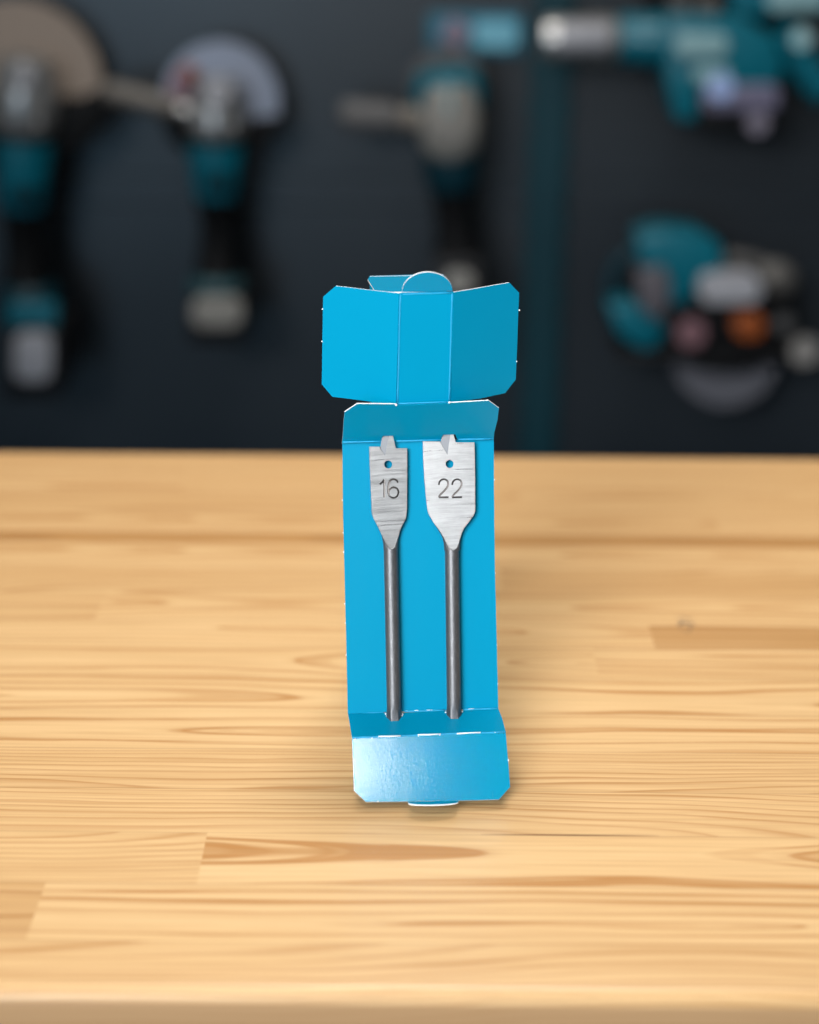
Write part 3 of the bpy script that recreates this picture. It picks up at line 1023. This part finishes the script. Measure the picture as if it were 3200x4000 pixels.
# --- rotary hammer, top right
T = Tool('rotary_hammer', 2800, 300, 'teal hammer drill with silver nose lying level at the upper right of the wall', 'hammer drill')
T.lathe((2115, 152, -.02), (2420, 152, -.02), [(0, 52), (.03, 76), (.25, 84), (.28, 74), (.4, 80), (.6, 78), (.63, 86), (.92, 84), (1, 70)]); ns = T.part('nose', [SILVER])
T.lathe((2180, 148, -.045), (2380, 148, -.045), [(0, 44), (.1, 56), (.45, 58), (.48, 48), (.52, 58), (.9, 56), (1, 44)]); T.part('collar', [LIGHT], ns)
T.lathe((2400, 148, -.015), (2680, 165, -.015), [(0, 74), (.08, 88), (.6, 96), (1, 112)]); T.part('barrel', [TEAL])
T.slab([(2600, 62), (2900, 70), (3030, 150), (3070, 290), (3010, 350), (2740, 345), (2720, 480), (2640, 470), (2605, 320)], -.055, .035, bev=16); bd = T.part('body', [TEAL])
T.slab(rrect(2640, 130, 2845, 222, 38), -.0615, -.0555, bev=2); T.part('name_plate', [PALE_TEAL], bd)
T.slab(rrect(2712, 262, 2850, 322, 20), -.0615, -.0555, bev=2); T.part('rating_plate', [PALE_TEAL], bd)
T.slab(rrect(2730, 350, 3060, 500, 24), -.05, .03, bev=10); bt = T.part('battery', [CHAR])
T.slab(rrect(2745, 330, 3045, 432, 36), -.062, -.0505, bev=3); T.part('battery_cover', [VIOLET], bt)
T.lathe((2815, 340, -.066), (2815, 340, -.064), [(0, 48), (1, 48)]); T.part('charge_button', [speckled('sky_blue_plastic', (.22, .32, .60), .3)], bt)
T.disc(2960, 480, 42, -.062, -.052); T.part('latch', [speckled('dull_violet_plastic', (.12, .10, .15), .4)], bt)
T.tube([(3040, 120, -.01), (3100, 190, -.01), (3160, 290, -.01), (3230, 360, -.01)], 62); hd = T.part('rear_handle', [TEAL])
T.disc(3132, 150, 40, -.052, -.046); T.part('lock_button', [PALE_TEAL], hd)

# --- tool partly above the frame
T = Tool('impact_driver', 2960, 20, 'teal power tool with pale lettered plate, cut by the top right corner', 'power tool')
T.slab([(2840, -260), (3330, -260), (3330, 60), (3130, 55), (2960, 70), (2860, 60)], -.02, .06, bev=14); bd = T.part('body', [TEAL])
T.slab(rrect(3000, -70, 3230, 42, 30), -.0285, -.0205, bev=2); T.part('name_plate', [PALE_TEAL], bd)
T.slab([(2520, -200), (2850, -200), (2850, 30), (2700, 52), (2540, 20)], .0, .06, bev=12); T.part('front_housing', [BLACK])
T.disc(2655, 5, 46, -.012, -.002); T.part('knob', [speckled('dark_brown_plastic', (.045, .04, .038), .5)])
T.disc(2765, 22, 46, -.012, -.002); T.part('knob', [speckled('grey_brown_plastic', (.06, .052, .046), .5)])

# --- circular saw, lower right
T = Tool('circular_saw', 2820, 1600, 'teal and black circular saw with orange lever at the lower right of the wall', 'circular saw')
T.disc(2835, 1385, 215, .01, .016); T.part('saw_blade', [GREYSTEEL])
T.slab([(2610, 1380), (2590, 1290), (2640, 1160), (2740, 1090), (2900, 1070), (3040, 1110), (3110, 1220), (3130, 1330), (3110, 1400), (3000, 1425), (2930, 1450), (2835, 1458), (2740, 1450), (2680, 1425)], -.035, .005, bev=8); gd = T.part('blade_guard', [BLACK])
T.slab([(2470, 1150), (2520, 1010), (2660, 1000), (2800, 1040), (2960, 1030), (3060, 1080), (3100, 1200), (3060, 1320), (2600, 1330), (2520, 1260)], -.02, .03, bev=8); T.part('motor_body', [CHAR])
T.slab([(2420, 1378), (3215, 1395), (3215, 1422), (2420, 1405)], -.055, .05, bev=5); T.part('base_plate', [CHAR])
T.tube([(2430, 1300, 0), (2385, 1190, 0), (2400, 1050, 0), (2500, 965, -.005), (2640, 950, -.005), (2770, 985, -.005), (2830, 1060, -.005)], 26); hd = T.part('rear_loop', [TEAL_DARK])
T.slab([(2490, 925), (2600, 900), (2730, 905), (2820, 960), (2830, 1050), (2740, 1090), (2700, 1180), (2620, 1200), (2610, 1060), (2500, 1040)], -.05, .02, bev=16); T.part('top_handle', [TEAL])
T.slab([(2375, 1195), (2470, 1185), (2560, 1225), (2605, 1290), (2560, 1365), (2500, 1365), (2420, 1310)], -.045, .02, bev=14); T.part('rear_housing', [TEAL])
T.slab([(2490, 1060), (2590, 1040), (2625, 1110), (2605, 1230), (2570, 1255), (2500, 1200)], -.058, -.01, bev=10); T.part('battery', [speckled('mauve_grey_plastic', (.11, .10, .115), .5)])
T.slab(rrect(2735, 1075, 2975, 1188, 44), -.068, -.036, bev=4); T.part('name_plate', [LIGHT], gd)
T.disc(2700, 1300, 60, -.06, -.036); T.part('round_sticker', [ROSE], gd)
T.slab(rrect(2868, 1222, 2985, 1325, 40), -.062, -.036, bev=6); T.part('depth_lever', [ORANGE], gd)
T.tube([(2830, 1010, -.02), (2930, 1020, -.02), (3040, 1070, -.02)], 30); fh = T.part('front_handle', [speckled('warm_grey_plastic', (.10, .095, .09), .5)])
T.lathe((3010, 1060, -.05), (3070, 1110, -.02), [(0, 40), (.3, 62), (.8, 62), (1, 44)]); T.part('handle_knob', [speckled('stone_grey_plastic', (.15, .14, .13), .5)], fh)
T.disc(3060, 1265, 40, -.05, -.036); T.part('guide_knob', [CHAR])
T.disc(3145, 1372, 58, -.075, -.056); T.part('bevel_knob', [speckled('putty_grey_plastic', (.15, .14, .13), .5)])
